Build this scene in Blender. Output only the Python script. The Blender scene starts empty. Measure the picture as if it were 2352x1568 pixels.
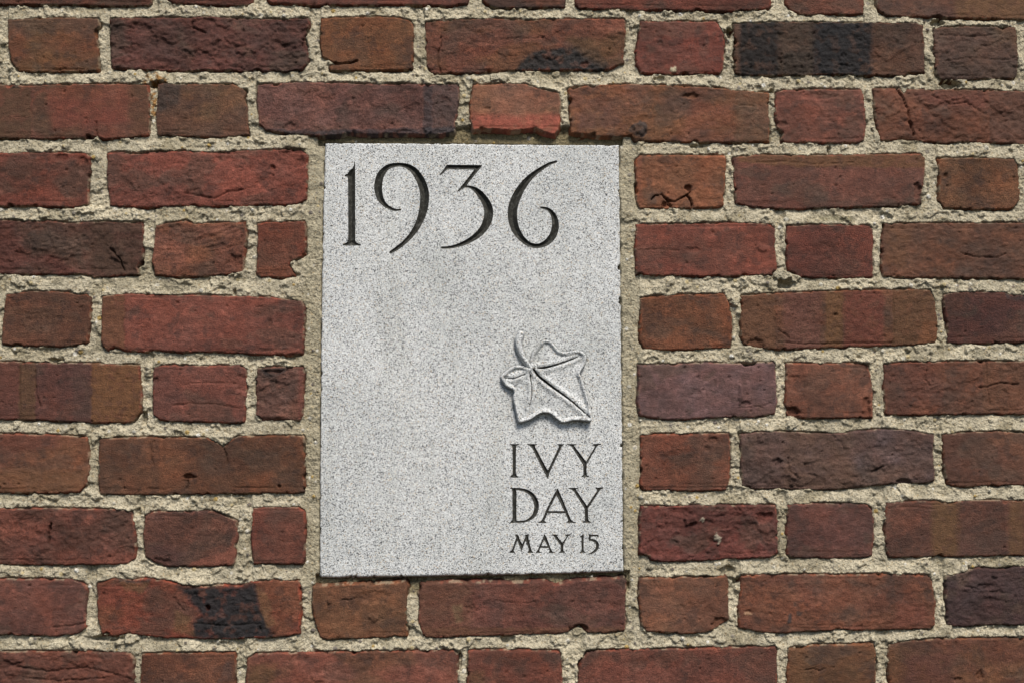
import bpy, math, random
import numpy as np
from mathutils import Vector, Matrix

# ------------------------------------------------------------------ camera, world, sun, exposure
SC = bpy.context.scene
COL = SC.collection
FPX = 2352 * 50.0 / 36.0            # focal length in units of the 2352 x 1568 survey sheet
CX, CY = 1176.0, 784.0
S = 0.000442                        # metres of wall per survey unit
Z0 = FPX * S
ZC = 1.30                           # height of the middle of the view above the pavement
n = np.array([-0.049, 0.101, 1.0]); n /= np.linalg.norm(n)       # the wall's inward normal seen from the camera
h = np.array([1.0, -0.003, 0.0]); h[2] = -(h[0] * n[0] + h[1] * n[1]) / n[2]; h /= np.linalg.norm(h)
R = np.array([h, n, np.cross(h, n)])                              # camera axes (right, down, forward) -> world
CAM = np.array([0, 0, ZC]) - R @ np.array([0, 0, Z0])
cam_data = bpy.data.cameras.new("camera"); cam_data.lens = 50; cam_data.sensor_width = 36
cam_data.clip_start = 0.05; cam_data.clip_end = 200
cam = bpy.data.objects.new("camera", cam_data); COL.objects.link(cam)
right, up, back = R @ [1, 0, 0], R @ [0, -1, 0], R @ [0, 0, -1]
cam.matrix_world = Matrix([[right[i], up[i], back[i], CAM[i]] for i in range(3)] + [[0, 0, 0, 1]])
SC.camera = cam

SUN = np.array([0.30, -1.0, 1.25]); SUN /= np.linalg.norm(SUN)    # from the wall towards the sun
world = bpy.data.worlds.new("World"); SC.world = world; world.use_nodes = True
wn = world.node_tree.nodes; wl = world.node_tree.links
sky = wn.new("ShaderNodeTexSky"); sky.sky_type = 'NISHITA'; sky.sun_disc = False
sky.sun_elevation = math.asin(SUN[2]); sky.sun_rotation = math.atan2(SUN[0], SUN[1])
bg = wn["Background"]; bg.inputs[1].default_value = 0.05
wl.new(sky.outputs[0], bg.inputs[0])
sun_data = bpy.data.lights.new("sun", 'SUN'); sun_data.energy = 2.2; sun_data.angle = math.radians(22)
sun_data.color = (1.0, 0.94, 0.85)
sun = bpy.data.objects.new("sun", sun_data); COL.objects.link(sun)
sun.rotation_euler = Vector(-SUN).to_track_quat('-Z', 'Y').to_euler()
SC.view_settings.view_transform = 'Standard'; SC.view_settings.look = 'None'
SC.view_settings.exposure = 1.2; SC.view_settings.gamma = 1.0

def wall(x, y):
    """survey sheet -> metres on the wall plane (X, Z)"""
    x = np.asarray(x, float); y = np.asarray(y, float)
    d = np.stack([(x - CX) / FPX, (y - CY) / FPX, np.ones_like(x)], -1) @ R.T
    t = -CAM[1] / d[..., 1]
    return CAM[0] + t * d[..., 0], CAM[2] + t * d[..., 2]
def wpoly(pts):
    p = np.array(pts, float); u, v = wall(p[:, 0], p[:, 1]); return np.stack([u, v], 1)

# ------------------------------------------------------------------ helpers
def srgb(c):
    c = np.asarray(c, float) / 255.0
    return np.where(c <= 0.04045, c / 12.92, ((c + 0.055) / 1.055) ** 2.4)
def sstep(a, b, x):
    t = np.clip((x - a) / (b - a), 0, 1); return t * t * (3 - 2 * t)
def _hash(ix, iy, seed):
    hh = (ix.astype(np.uint32) * np.uint32(374761393)) ^ (iy.astype(np.uint32) * np.uint32(668265263)) ^ np.uint32((seed * 2246822519 + 12345) & 0xffffffff)
    hh = (hh ^ (hh >> np.uint32(13))) * np.uint32(1274126177)
    hh = (hh ^ (hh >> np.uint32(15))) * np.uint32(2654435761)
    return hh ^ (hh >> np.uint32(16))
_ANG = np.arange(256) * (2 * math.pi / 256); _GX = np.cos(_ANG).astype(np.float32); _GY = np.sin(_ANG).astype(np.float32)
def noise(x, y, seed):
    x = x + 1000.37; y = y + 1000.71
    fx = np.floor(x); fy = np.floor(y)
    ix = fx.astype(np.int64); iy = fy.astype(np.int64)
    tx = (x - fx).astype(np.float32); ty = (y - fy).astype(np.float32)
    def g(i, j, dx, dy):
        k = (_hash(i, j, seed) & np.uint32(255)).astype(np.intp); return _GX[k] * dx + _GY[k] * dy
    a = g(ix, iy, tx, ty); b = g(ix + 1, iy, tx - 1, ty); c = g(ix, iy + 1, tx, ty - 1); d = g(ix + 1, iy + 1, tx - 1, ty - 1)
    sx = tx * tx * tx * (tx * (tx * 6 - 15) + 10); sy = ty * ty * ty * (ty * (ty * 6 - 15) + 10)
    return 1.5 * ((a + (b - a) * sx) * (1 - sy) + (c + (d - c) * sx) * sy)
def fbm(u, v, size, octv, seed, gain=0.5, sx=1.0):
    out = 0; amp = 1.0; f = 1.0 / size
    for o in range(octv):
        out = out + amp * noise(u * f / sx, v * f, seed + o * 17); amp *= gain; f *= 2.03
    return out
def warp(u, v):
    """shared ragged offset for every brick outline"""
    du = 0.0006 * noise(u / .011, v / .011, 901) + 0.0004 * noise(u / .0038, v / .0038, 902) + .0004 * noise(u / .0017, v / .0017, 905)
    dv = 0.0006 * noise(u / .013, v / .010, 903) + 0.0004 * noise(u / .0038, v / .0036, 904) + .0004 * noise(u / .0017, v / .0017, 906)
    return u + du, v + dv
def poly_sd(u, v, P):
    """signed distance to polygon, positive inside"""
    best = np.full(u.shape, 1e9); inside = np.zeros(u.shape, bool)
    for i in range(len(P)):
        ax, ay = P[i]; bx, by = P[(i + 1) % len(P)]
        ex, ey = bx - ax, by - ay; L = ex * ex + ey * ey
        if L < 1e-14: continue
        t = np.clip(((u - ax) * ex + (v - ay) * ey) / L, 0, 1)
        best = np.minimum(best, (u - ax - t * ex) ** 2 + (v - ay - t * ey) ** 2)
        if ey != 0:
            c = ((ay > v) != (by > v)) & (u < ex * (v - ay) / ey + ax); inside ^= c
    return np.where(inside, 1, -1) * np.sqrt(best)
def line_d(u, v, P):
    best = np.full(u.shape, 1e9)
    for (ax, ay), (bx, by) in zip(P[:-1], P[1:]):
        ex, ey = bx - ax, by - ay; L = ex * ex + ey * ey + 1e-16
        t = np.clip(((u - ax) * ex + (v - ay) * ey) / L, 0, 1)
        best = np.minimum(best, (u - ax - t * ex) ** 2 + (v - ay - t * ey) ** 2)
    return np.sqrt(best)
def catmull(P, k=5):
    P = np.array(P, float); Q = np.vstack([2 * P[0] - P[1], P, 2 * P[-1] - P[-2]]); out = []
    for i in range(1, len(Q) - 2):
        for j in range(k):
            t = j / k
            out.append(0.5 * ((2 * Q[i]) + (Q[i + 1] - Q[i - 1]) * t + (2 * Q[i - 1] - 5 * Q[i] + 4 * Q[i + 1] - Q[i + 2]) * t * t + (3 * Q[i] - Q[i - 1] - 3 * Q[i + 1] + Q[i + 2]) * t ** 3))
    out.append(P[-1]); return np.array(out)
def stroke_sd(u, v, P):
    """P rows: u, v, half width; positive inside"""
    best = np.full(u.shape, -1e9)
    for a, b in zip(P[:-1], P[1:]):
        ex, ey = b[0] - a[0], b[1] - a[1]; L = ex * ex + ey * ey + 1e-16
        t = np.clip(((u - a[0]) * ex + (v - a[1]) * ey) / L, 0, 1)
        best = np.maximum(best, a[2] + (b[2] - a[2]) * t - np.hypot(u - a[0] - t * ex, v - a[1] - t * ey))
    return best
def build(name, verts, quads, mat, parent=None, color=None, smooth=True, origin=None):
    verts = np.asarray(verts, np.float32); quads = np.asarray(quads, np.int32)
    if origin is not None: verts = verts - np.asarray(origin, np.float32)
    me = bpy.data.meshes.new(name)
    me.vertices.add(len(verts)); me.vertices.foreach_set("co", verts.ravel())
    k = quads.shape[1]
    me.loops.add(quads.size); me.loops.foreach_set("vertex_index", quads.ravel())
    me.polygons.add(len(quads)); me.polygons.foreach_set("loop_start", np.arange(len(quads), dtype=np.int32) * k)
    me.polygons.foreach_set("use_smooth", np.full(len(quads), smooth, dtype=bool))
    if color is not None:
        at = me.color_attributes.new("pigment", 'FLOAT_COLOR', 'POINT')
        c4 = np.ones((len(verts), 4), np.float32); c4[:, :3] = color; at.data.foreach_set("color", c4.ravel())
    me.update(calc_edges=True); me.validate()
    me.materials.append(mat)
    o = bpy.data.objects.new(name, me); COL.objects.link(o)
    if parent is not None: o.parent = parent
    if origin is not None: o.location = Vector(origin) - (parent.location if parent is not None else Vector())
    return o
def grid_quads(keep, off=0):
    """keep: bool (ny-1, nx-1) cells. returns quads with winding that faces -Y, and used vertex mask"""
    ny, nx = keep.shape[0] + 1, keep.shape[1] + 1
    idx = np.arange(ny * nx).reshape(ny, nx)
    q = np.stack([idx[:-1, :-1], idx[:-1, 1:], idx[1:, 1:], idx[1:, :-1]], -1)[keep]
    used = np.zeros(ny * nx, bool); used[q.ravel()] = True
    remap = np.cumsum(used) - 1
    return remap[q], used
def box_vq(u0, u1, v0, v1, y0, y1):
    V = np.array([[u0, y0, v0], [u1, y0, v0], [u1, y0, v1], [u0, y0, v1], [u0, y1, v0], [u1, y1, v0], [u1, y1, v1], [u0, y1, v1]])
    Q = np.array([[0, 1, 2, 3], [5, 4, 7, 6], [4, 0, 3, 7], [1, 5, 6, 2], [3, 2, 6, 7], [4, 5, 1, 0]])
    return V, Q

# ------------------------------------------------------------------ materials
def new_mat(name):
    m = bpy.data.materials.new(name); m.use_nodes = True
    nt = m.node_tree; b = nt.nodes["Principled BSDF"]
    return m, nt, b
class NT:
    def __init__(s, nt): s.nt = nt
    def node(s, t, **kw):
        x = s.nt.nodes.new(t)
        for k, v in kw.items(): setattr(x, k, v)
        return x
    def link(s, a, b): s.nt.links.new(a, b)
    def pos(s, scale=(1, 1, 1)):
        g = s.node("ShaderNodeNewGeometry"); m = s.node("ShaderNodeVectorMath", operation='MULTIPLY')
        s.link(g.outputs["Position"], m.inputs[0]); m.inputs[1].default_value = scale; return m.outputs[0]
    def noise(s, vec, scale, detail=3, rough=.55):
        x = s.node("ShaderNodeTexNoise"); x.inputs["Scale"].default_value = scale; x.inputs["Detail"].default_value = detail
        x.inputs["Roughness"].default_value = rough; s.link(vec, x.inputs["Vector"]); return x.outputs[0]
    def ramp(s, fac, stops):
        x = s.node("ShaderNodeValToRGB"); e = x.color_ramp.elements
        while len(e) < len(stops): e.new(0.5)
        for k, (p, c) in enumerate(stops):
            e[k].position = p; e[k].color = (c, c, c, 1) if np.isscalar(c) else (*c, 1)
        s.link(fac, x.inputs[0]); return x.outputs[0]
    def mul(s, a, b, fac=1.0):
        x = s.node("ShaderNodeMix", data_type='RGBA', blend_type='MULTIPLY'); x.inputs[0].default_value = fac
        s.link(a, x.inputs[6]); s.link(b, x.inputs[7]); return x.outputs[2]
    def mix(s, fac, a, b):
        x = s.node("ShaderNodeMix", data_type='RGBA'); s.link(fac, x.inputs[0])
        for inp, val in ((x.inputs[6], a), (x.inputs[7], b)):
            if isinstance(val, tuple): inp.default_value = (*val, 1)
            else: s.link(val, inp)
        return x.outputs[2]
    def bump(s, height, strength, dist, prev=None):
        x = s.node("ShaderNodeBump"); x.inputs["Strength"].default_value = strength; x.inputs["Distance"].default_value = dist
        s.link(height, x.inputs["Height"])
        if prev is not None: s.link(prev, x.inputs["Normal"])
        return x.outputs[0]
    def attr(s, name="pigment"):
        x = s.node("ShaderNodeAttribute"); x.attribute_name = name; return x.outputs["Color"]

def brick_material():
    m, nt, b = new_mat("fired_clay"); t = NT(nt)
    p = t.pos(); ps = t.pos((.55, 1, 1))
    g1 = t.noise(p, 720, 4, .7); g2 = t.noise(ps, 170, 3, .6); g3 = t.noise(p, 1500, 2, .6)
    oi = t.node("ShaderNodeObjectInfo"); mr = t.node("ShaderNodeMapRange"); mr.inputs[3].default_value = .45; mr.inputs[4].default_value = 1.0; t.link(oi.outputs["Random"], mr.inputs[0])
    c = t.mul(t.attr(), t.ramp(g1, [(.28, .52), (.5, .98), (.72, 1.65)]))
    t.link(mr.outputs[0], c.node.inputs[0])
    c = t.mul(c, t.ramp(g2, [(.25, .78), (.5, 1.0), (.78, 1.22)]))
    dark = t.ramp(t.noise(t.pos((1, 1, 1.3)), 430, 2, .5), [(.67, 0.0), (.73, .7)])
    c = t.mix(dark, c, (.022, .014, .012))
    lite = t.ramp(g3, [(.73, 0.0), (.77, .55)])
    c = t.mix(lite, c, (.30, .22, .17))
    t.link(c, b.inputs["Base Color"]); b.inputs["Roughness"].default_value = .75
    b.inputs["Specular IOR Level"].default_value = .22
    n1 = t.bump(g2, .55, .0022); n2 = t.bump(g1, 1.0, .0019, n1); t.link(mr.outputs[0], n2.node.inputs['Strength']); n3 = t.bump(g3, .6, .0006, n2)
    t.link(n3, b.inputs["Normal"]); return m
def mortar_material():
    m, nt, b = new_mat("sandy_mortar"); t = NT(nt)
    p = t.pos()
    v = t.node("ShaderNodeTexVoronoi"); v.inputs["Scale"].default_value = 720; t.link(p, v.inputs["Vector"])
    sep = t.node("ShaderNodeSeparateColor"); t.link(v.outputs["Color"], sep.inputs[0])
    grain = t.ramp(sep.outputs[0], [(0, .45), (.14, .70), (.22, .92), (.8, 1.05), (1, 1.25)])
    c = t.mul(t.attr(), grain, .85)
    g1 = t.noise(p, 420, 4, .7); g2 = t.noise(p, 150, 3, .6)
    c = t.mul(c, t.ramp(g1, [(.3, .62), (.5, 1.0), (.7, 1.2)]))
    warm = t.ramp(sep.outputs[1], [(.94, 0.0), (.96, .35)])
    c = t.mix(warm, c, (.34, .22, .09))
    t.link(c, b.inputs["Base Color"]); b.inputs["Roughness"].default_value = .95; b.inputs["Specular IOR Level"].default_value = .1
    n1 = t.bump(g2, .6, .003); n2 = t.bump(g1, .9, .0017, n1); n3 = t.bump(v.outputs["Distance"], .6, .0009, n2)
    t.link(n3, b.inputs["Normal"]); return m
def granite_material(name="speckled_granite", dirt=True):
    m, nt, b = new_mat(name); t = NT(nt)
    p = t.pos()
    wv = t.node("ShaderNodeTexNoise"); wv.inputs["Scale"].default_value = 900; wv.inputs["Detail"].default_value = 2; t.link(p, wv.inputs["Vector"])
    ma = t.node("ShaderNodeVectorMath", operation='MULTIPLY_ADD'); t.link(wv.outputs["Color"], ma.inputs[0]); ma.inputs[1].default_value = (.0011,) * 3; t.link(p, ma.inputs[2])
    v = t.node("ShaderNodeTexVoronoi"); v.inputs["Scale"].default_value = 1250; t.link(ma.outputs[0], v.inputs["Vector"])
    sep = t.node("ShaderNodeSeparateColor"); t.link(v.outputs["Color"], sep.inputs[0])
    cl = t.noise(p, 55, 3, .6); ad = t.node("ShaderNodeMath", operation='MULTIPLY_ADD'); t.link(cl, ad.inputs[0]); ad.inputs[1].default_value = .16; ad.inputs[2].default_value = -.08
    a2 = t.node("ShaderNodeMath", operation='ADD'); t.link(sep.outputs[0], a2.inputs[0]); t.link(ad.outputs[0], a2.inputs[1])
    c = t.ramp(a2.outputs[0], [(0, (.05, .052, .056)), (.10, (.09, .092, .096)), (.16, (.28, .284, .288)), (.36, (.45, .455, .455)), (.55, (.54, .546, .542)), (1, (.68, .686, .675))])
    g = t.noise(p, 1500, 2, .5)
    c = t.mul(c, t.ramp(g, [(.3, .80), (.7, 1.15)]))
    big = t.noise(p, 9, 3, .6)
    c = t.mul(c, t.ramp(big, [(.32, (.84, .85, .85)), (.6, (1.0, 1.0, 1.0))]))
    c = t.mul(c, t.ramp(t.noise(t.pos((1, 1, .12)), 60, 4, .6), [(.30, (.90, .90, .885)), (.52, (1, 1, 1))]))
    warm = t.ramp(sep.outputs[1], [(.955, 0.0), (.97, .6)])
    c = t.mix(warm, c, (.50, .38, .24))
    t.link(c, b.inputs["Base Color"]); b.inputs["Roughness"].default_value = .7; b.inputs["Specular IOR Level"].default_value = .3
    g4 = t.noise(p, 700, 3, .6)
    n1 = t.bump(g4, .7, .0009); t.link(n1, b.inputs["Normal"]); return m
def inlay_material():
    m, nt, b = new_mat("weathered_black_paint"); t = NT(nt)
    p = t.pos(); g = t.noise(p, 260, 4, .7); g2 = t.noise(p, 1100, 2, .5)
    c = t.ramp(g, [(.35, (.018, .017, .014)), (.55, (.036, .035, .030)), (.74, (.12, .12, .11))])
    c = t.mul(c, t.ramp(g2, [(.3, .6), (.7, 1.4)]))
    t.link(c, b.inputs["Base Color"]); b.inputs["Roughness"].default_value = .8; b.inputs["Specular IOR Level"].default_value = .2
    t.link(t.bump(g2, .5, .0005), b.inputs["Normal"]); return m
M_BRICK, M_MORTAR, M_GRANITE, M_INLAY = brick_material(), mortar_material(), granite_material(), inlay_material()

# ------------------------------------------------------------------ survey of the bricks (outlines on the 2352 x 1568 sheet)
B = {}
B['0a'] = [(-112,-115),(350,-112),(350,8),(340,14),(300,15),(233,15),(167,12),(110,12),(57,11),(0,12),(-112,10)]
B['0b'] = [(382,-110),(584,-110),(583,0),(581,7),(567,12),(500,13),(450,10),(400,8),(383,3)]
B['0c'] = [(611,-110),(1077,-108),(1076,5),(1073,10),(1050,13),(1024,15),(1004,13),(944,13),(884,13),(834,13),(784,13),(717,13),(653,10),(623,7),(612,0)]
B['0d'] = [(1107,-108),(1302,-106),(1300,0),(1298,16),(1250,18),(1184,19),(1137,18),(1117,10),(1109,0)]
B['0e'] = [(1320,-106),(1773,-104),(1772,0),(1771,14),(1766,21),(1718,24),(1668,27),(1568,24),(1467,25),(1417,21),(1364,23),(1334,22),(1322,13)]
B['0f'] = [(1801,-104),(1986,-102),(1985,0),(1983,32),(1961,35),(1918,32),(1868,35),(1831,32),(1815,23),(1805,10)]
B['0g'] = [(2012,-102),(2470,-98),(2470,48),(2352,45),(2201,42),(2135,40),(2035,37),(2020,27),(2014,12)]
B['1a'] = [(17,45),(100,41),(167,41),(227,43),(229,60),(221,67),(225,100),(227,150),(224,163),(133,167),(67,166),(43,163),(28,150),(23,140),(18,100)]
B['1b'] = [(252,42),(367,39),(500,39),(633,42),(710,42),(712,57),(700,83),(707,110),(710,140),(693,163),(633,165),(533,163),(367,162),(300,159),(255,157),(251,100)]
B['1c'] = [(737,42),(784,40),(851,38),(917,40),(941,47),(949,57),(951,83),(950,117),(947,160),(884,162),(817,162),(784,163),(757,162),(753,154),(767,147),(738,127),(735,83)]
B['1d'] = [(977,50),(1084,42),(1184,43),(1211,47),(1251,42),(1351,42),(1434,43),(1439,50),(1436,100),(1434,147),(1417,152),(1394,163),(1284,162),(1184,163),(1117,167),(1051,170),(997,170),(982,163),(977,117)]
B['1e'] = [(1471,48),(1568,49),(1645,49),(1655,63),(1665,80),(1665,110),(1661,160),(1655,168),(1568,172),(1517,170),(1471,168),(1461,147),(1461,117),(1466,83)]
B['1f'] = [(1685,55),(1768,50),(1868,50),(2001,52),(2101,52),(2121,58),(2123,100),(2125,167),(2101,170),(2088,167),(2078,174),(1968,174),(1868,173),(1768,175),(1701,173),(1689,167),(1686,100)]
B['1g'] = [(2145,65),(2201,60),(2268,60),(2333,63),(2338,83),(2339,180),(2235,183),(2161,183),(2151,173),(2146,117)]
B['2a'] = [(-115,195),(0,194),(70,197),(133,193),(233,192),(340,194),(342,217),(345,267),(343,310),(300,317),(233,319),(220,312),(210,317),(167,318),(67,320),(0,318),(-115,318)]
B['2b'] = [(363,190),(433,193),(533,193),(553,202),(570,207),(563,227),(570,250),(571,310),(550,313),(500,316),(433,313),(390,312),(360,310),(357,267),(362,217)]
B['2c'] = [(590,195),(633,190),(700,188),(784,190),(884,193),(971,192),(1051,192),(1056,200),(1051,250),(1046,283),(1044,303),(1014,310),(917,308),(851,309),(800,306),(780,311),(743,313),(683,310),(610,300),(593,283),(590,233)]
B['2d'] = [(1086,195),(1151,192),(1204,193),(1234,203),(1267,210),(1284,213),(1289,233),(1286,267),(1287,287),(1277,312),(1251,305),(1231,295),(1211,297),(1171,303),(1134,297),(1101,298),(1087,300),(1079,273),(1081,233)]
B['2e'] = [(1306,203),(1351,197),(1451,193),(1568,198),(1651,203),(1718,210),(1766,213),(1768,327),(1708,328),(1568,327),(1517,325),(1457,325),(1451,310),(1417,315),(1371,312),(1311,305),(1309,267),(1307,217)]
B['2f'] = [(1781,212),(1801,207),(1868,205),(1978,206),(1985,217),(1990,283),(1986,323),(1975,328),(1901,330),(1795,328),(1798,307),(1785,290),(1781,267)]
B['2g'] = [(2005,203),(2068,202),(2078,215),(2085,205),(2201,205),(2352,210),(2465,213),(2465,333),(2352,331),(2235,327),(2168,328),(2068,320),(2025,323),(2018,300),(2011,267)]
B['3a'] = [(-8,352),(67,350),(133,350),(200,353),(206,360),(204,400),(203,470),(167,478),(100,475),(-8,475)]
B['3b'] = [(245,352),(283,348),(300,353),(367,347),(500,348),(633,343),(690,343),(707,357),(705,383),(703,457),(683,470),(567,473),(500,475),(400,473),(333,477),(273,475),(250,470),(245,400)]
B['3c'] = [(1469,357),(1568,356),(1665,357),(1668,367),(1667,417),(1663,473),(1651,477),(1568,480),(1551,479),(1471,477),(1461,463),(1460,400),(1461,367)]
B['3d'] = [(1685,362),(1735,355),(1851,357),(1968,355),(2115,353),(2125,363),(2125,400),(2116,450),(2118,470),(2068,473),(1968,477),(1868,480),(1801,482),(1735,477),(1691,467),(1686,417)]
B['3e'] = [(2155,363),(2235,362),(2331,365),(2338,380),(2343,433),(2343,460),(2328,480),(2235,482),(2168,478),(2156,463),(2158,417)]
B['4a'] = [(-115,505),(0,505),(117,507),(150,513),(233,508),(327,510),(331,540),(330,556),(328,596),(315,613),(320,631),(267,634),(217,638),(183,629),(133,631),(67,631),(0,629),(-115,629)]
B['4b'] = [(357,517),(427,507),(443,513),(563,510),(567,539),(563,573),(560,599),(558,626),(520,631),(460,636),(433,639),(383,636),(357,631),(348,606),(353,556)]
B['4c'] = [(591,512),(700,507),(703,543),(702,583),(690,590),(667,600),(664,608),(677,633),(653,639),(600,636),(588,629),(591,573)]
B['4d'] = [(1461,515),(1568,513),(1680,511),(1775,513),(1782,526),(1781,556),(1785,616),(1775,631),(1668,636),(1568,634),(1500,633),(1462,630),(1459,590)]
B['4e'] = [(1806,519),(1870,516),(1995,518),(2005,524),(2006,549),(2005,606),(2007,636),(1935,639),(1885,638),(1841,638),(1810,620),(1805,570)]
B['4f'] = [(2028,513),(2168,512),(2352,512),(2465,513),(2465,641),(2352,641),(2201,639),(2068,638),(2028,634),(2023,589),(2025,540)]
B['5a'] = [(12,676),(67,669),(133,669),(200,676),(208,683),(207,739),(202,786),(167,794),(133,797),(33,794),(3,789),(5,739)]
B['5b'] = [(233,679),(300,674),(400,678),(533,679),(633,684),(693,691),(700,709),(698,756),(695,813),(667,818),(600,814),(500,809),(400,809),(353,804),(333,808),(287,806),(263,796),(247,806),(232,796),(232,739)]
B['5c'] = [(1470,684),(1500,680),(1568,676),(1665,674),(1672,686),(1681,723),(1683,756),(1681,799),(1635,799),(1568,804),(1520,803),(1475,800),(1469,780),(1471,720)]
B['5d'] = [(1705,678),(1835,671),(1968,666),(2101,664),(2138,666),(2148,686),(2156,756),(2151,786),(2101,793),(2001,796),(1901,799),(1801,803),(1735,799),(1708,789),(1703,773),(1701,723)]
B['5e'] = [(2168,679),(2181,673),(2235,669),(2311,671),(2321,676),(2352,679),(2372,682),(2373,787),(2352,786),(2268,789),(2178,789),(2176,739),(2170,706)]
B['6a'] = [(-125,828),(0,829),(100,833),(200,833),(320,838),(323,873),(325,906),(323,946),(307,969),(233,971),(167,968),(67,964),(0,963),(-125,960)]
B['6b'] = [(352,843),(367,838),(433,839),(553,837),(567,846),(565,906),(562,969),(533,971),(467,968),(400,968),(367,964),(352,953),(350,889)]
B['6c'] = [(590,846),(633,841),(697,841),(700,856),(697,889),(695,953),(687,966),(650,964),(600,966),(588,953),(588,889)]
B['6d'] = [(1465,838),(1568,833),(1701,833),(1776,831),(1781,839),(1786,923),(1781,949),(1735,958),(1635,959),(1568,963),(1520,962),(1470,955),(1465,930),(1467,880)]
B['6e'] = [(1806,833),(1868,834),(1968,833),(1995,839),(2001,856),(2005,906),(2005,959),(1968,959),(1935,959),(1861,961),(1835,959),(1808,953),(1803,923),(1805,873)]
B['6f'] = [(2031,836),(2068,831),(2201,829),(2352,829),(2480,830),(2480,950),(2352,951),(2235,951),(2101,953),(2035,953),(2030,906)]
B['7a'] = [(-6,994),(67,996),(133,998),(200,1003),(204,1023),(204,1078),(200,1112),(180,1130),(133,1132),(67,1132),(-6,1131)]
B['7b'] = [(226,1006),(333,1003),(400,1004),(477,1004),(500,1016),(513,1023),(530,1009),(547,1001),(667,999),(697,1001),(699,1023),(699,1062),(700,1129),(683,1132),(600,1132),(500,1135),(333,1135),(228,1135),(225,1112),(226,1062)]
B['7c'] = [(1472,999),(1520,995),(1568,996),(1675,994),(1678,1023),(1678,1045),(1676,1105),(1668,1125),(1568,1127),(1515,1126),(1478,1124),(1471,1110),(1472,1050)]
B['7d'] = [(1701,996),(1728,991),(1801,989),(1868,993),(1935,993),(2001,986),(2051,984),(2101,988),(2145,999),(2146,1062),(2148,1102),(2131,1109),(2085,1109),(2035,1112),(1968,1120),(1868,1124),(1801,1122),(1735,1122),(1705,1115),(1701,1079)]
B['7e'] = [(2165,998),(2218,991),(2301,989),(2352,993),(2370,994),(2372,1113),(2352,1114),(2301,1114),(2235,1117),(2195,1119),(2175,1109),(2168,1062)]
B['8a'] = [(-130,1167),(0,1167),(117,1165),(167,1168),(267,1168),(303,1174),(310,1212),(312,1262),(310,1282),(290,1295),(200,1295),(100,1297),(0,1296),(-130,1294)]
B['8b'] = [(333,1185),(350,1174),(433,1172),(493,1172),(520,1185),(543,1194),(547,1229),(540,1250),(541,1272),(540,1292),(533,1298),(500,1300),(433,1301),(377,1299),(350,1289),(333,1279),(328,1245),(330,1205)]
B['8c'] = [(580,1165),(633,1163),(687,1164),(700,1174),(701,1229),(699,1279),(695,1295),(663,1296),(617,1294),(582,1294),(577,1245)]
B['8d'] = [(1472,1162),(1568,1160),(1668,1159),(1781,1159),(1786,1179),(1788,1245),(1785,1272),(1768,1279),(1668,1284),(1568,1289),(1517,1289),(1494,1285),(1491,1275),(1469,1272),(1469,1212)]
B['8e'] = [(1811,1159),(1868,1154),(1985,1155),(2005,1165),(2010,1212),(2005,1275),(1985,1280),(1868,1282),(1818,1280),(1808,1272),(1807,1212)]
B['8f'] = [(2035,1154),(2101,1149),(2151,1149),(2165,1154),(2235,1147),(2352,1149),(2480,1149),(2480,1274),(2352,1275),(2235,1277),(2101,1279),(2043,1280),(2035,1259),(2033,1212)]
B['9a'] = [(-8,1328),(100,1328),(167,1330),(193,1340),(198,1345),(198,1395),(197,1442),(180,1454),(133,1460),(83,1459),(-8,1457)]
B['9b'] = [(222,1339),(253,1328),(350,1329),(393,1335),(417,1342),(473,1345),(500,1342),(547,1344),(580,1334),(627,1331),(687,1333),(691,1345),(690,1412),(688,1455),(663,1460),(600,1464),(517,1468),(450,1465),(383,1464),(333,1459),(290,1454),(263,1460),(233,1455),(230,1439),(224,1419),(223,1379)]
B['9c'] = [(718,1345),(784,1340),(851,1340),(931,1335),(936,1345),(934,1379),(931,1412),(937,1445),(936,1460),(884,1464),(784,1466),(750,1469),(735,1462),(728,1442),(720,1419),(717,1380)]
B['9d'] = [(962,1339),(1051,1335),(1184,1337),(1251,1332),(1277,1342),(1304,1334),(1334,1332),(1434,1325),(1439,1335),(1438,1379),(1439,1429),(1434,1449),(1384,1454),(1347,1452),(1331,1440),(1304,1450),(1284,1454),(1217,1457),(1117,1459),(1051,1462),(1001,1464),(976,1462),(969,1449),(962,1429),(961,1379)]
B['9e'] = [(1469,1327),(1517,1325),(1568,1324),(1671,1322),(1674,1345),(1673,1379),(1675,1422),(1651,1439),(1618,1452),(1568,1455),(1527,1452),(1484,1449),(1474,1435),(1469,1395),(1466,1362)]
B['9f'] = [(1701,1322),(1751,1318),(1835,1318),(1935,1319),(2035,1317),(2135,1320),(2141,1335),(2150,1379),(2148,1435),(2135,1444),(2068,1445),(1985,1447),(1935,1445),(1895,1447),(1851,1450),(1785,1454),(1735,1449),(1698,1442),(1695,1395),(1701,1355)]
B['9g'] = [(2173,1322),(2201,1317),(2221,1309),(2251,1302),(2285,1305),(2352,1300),(2378,1300),(2380,1433),(2352,1434),(2268,1435),(2201,1439),(2175,1434),(2173,1379)]
B['10a'] = [(-140,1495),(0,1495),(167,1495),(300,1498),(308,1512),(307,1568),(305,1622),(-140,1622)]
B['10b'] = [(325,1502),(400,1498),(467,1498),(540,1498),(543,1529),(540,1568),(540,1624),(330,1624),(323,1568),(323,1530)]
B['10c'] = [(567,1512),(587,1500),(667,1498),(784,1495),(917,1494),(1044,1492),(1051,1502),(1051,1568),(1049,1624),(570,1626),(565,1560)]
B['10d'] = [(1076,1492),(1184,1490),(1284,1494),(1291,1505),(1291,1568),(1290,1620),(1075,1622),(1073,1560)]
B['10e'] = [(1347,1494),(1451,1490),(1568,1489),(1668,1485),(1781,1485),(1786,1495),(1786,1568),(1785,1616),(1330,1620),(1327,1550),(1334,1522)]
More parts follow.
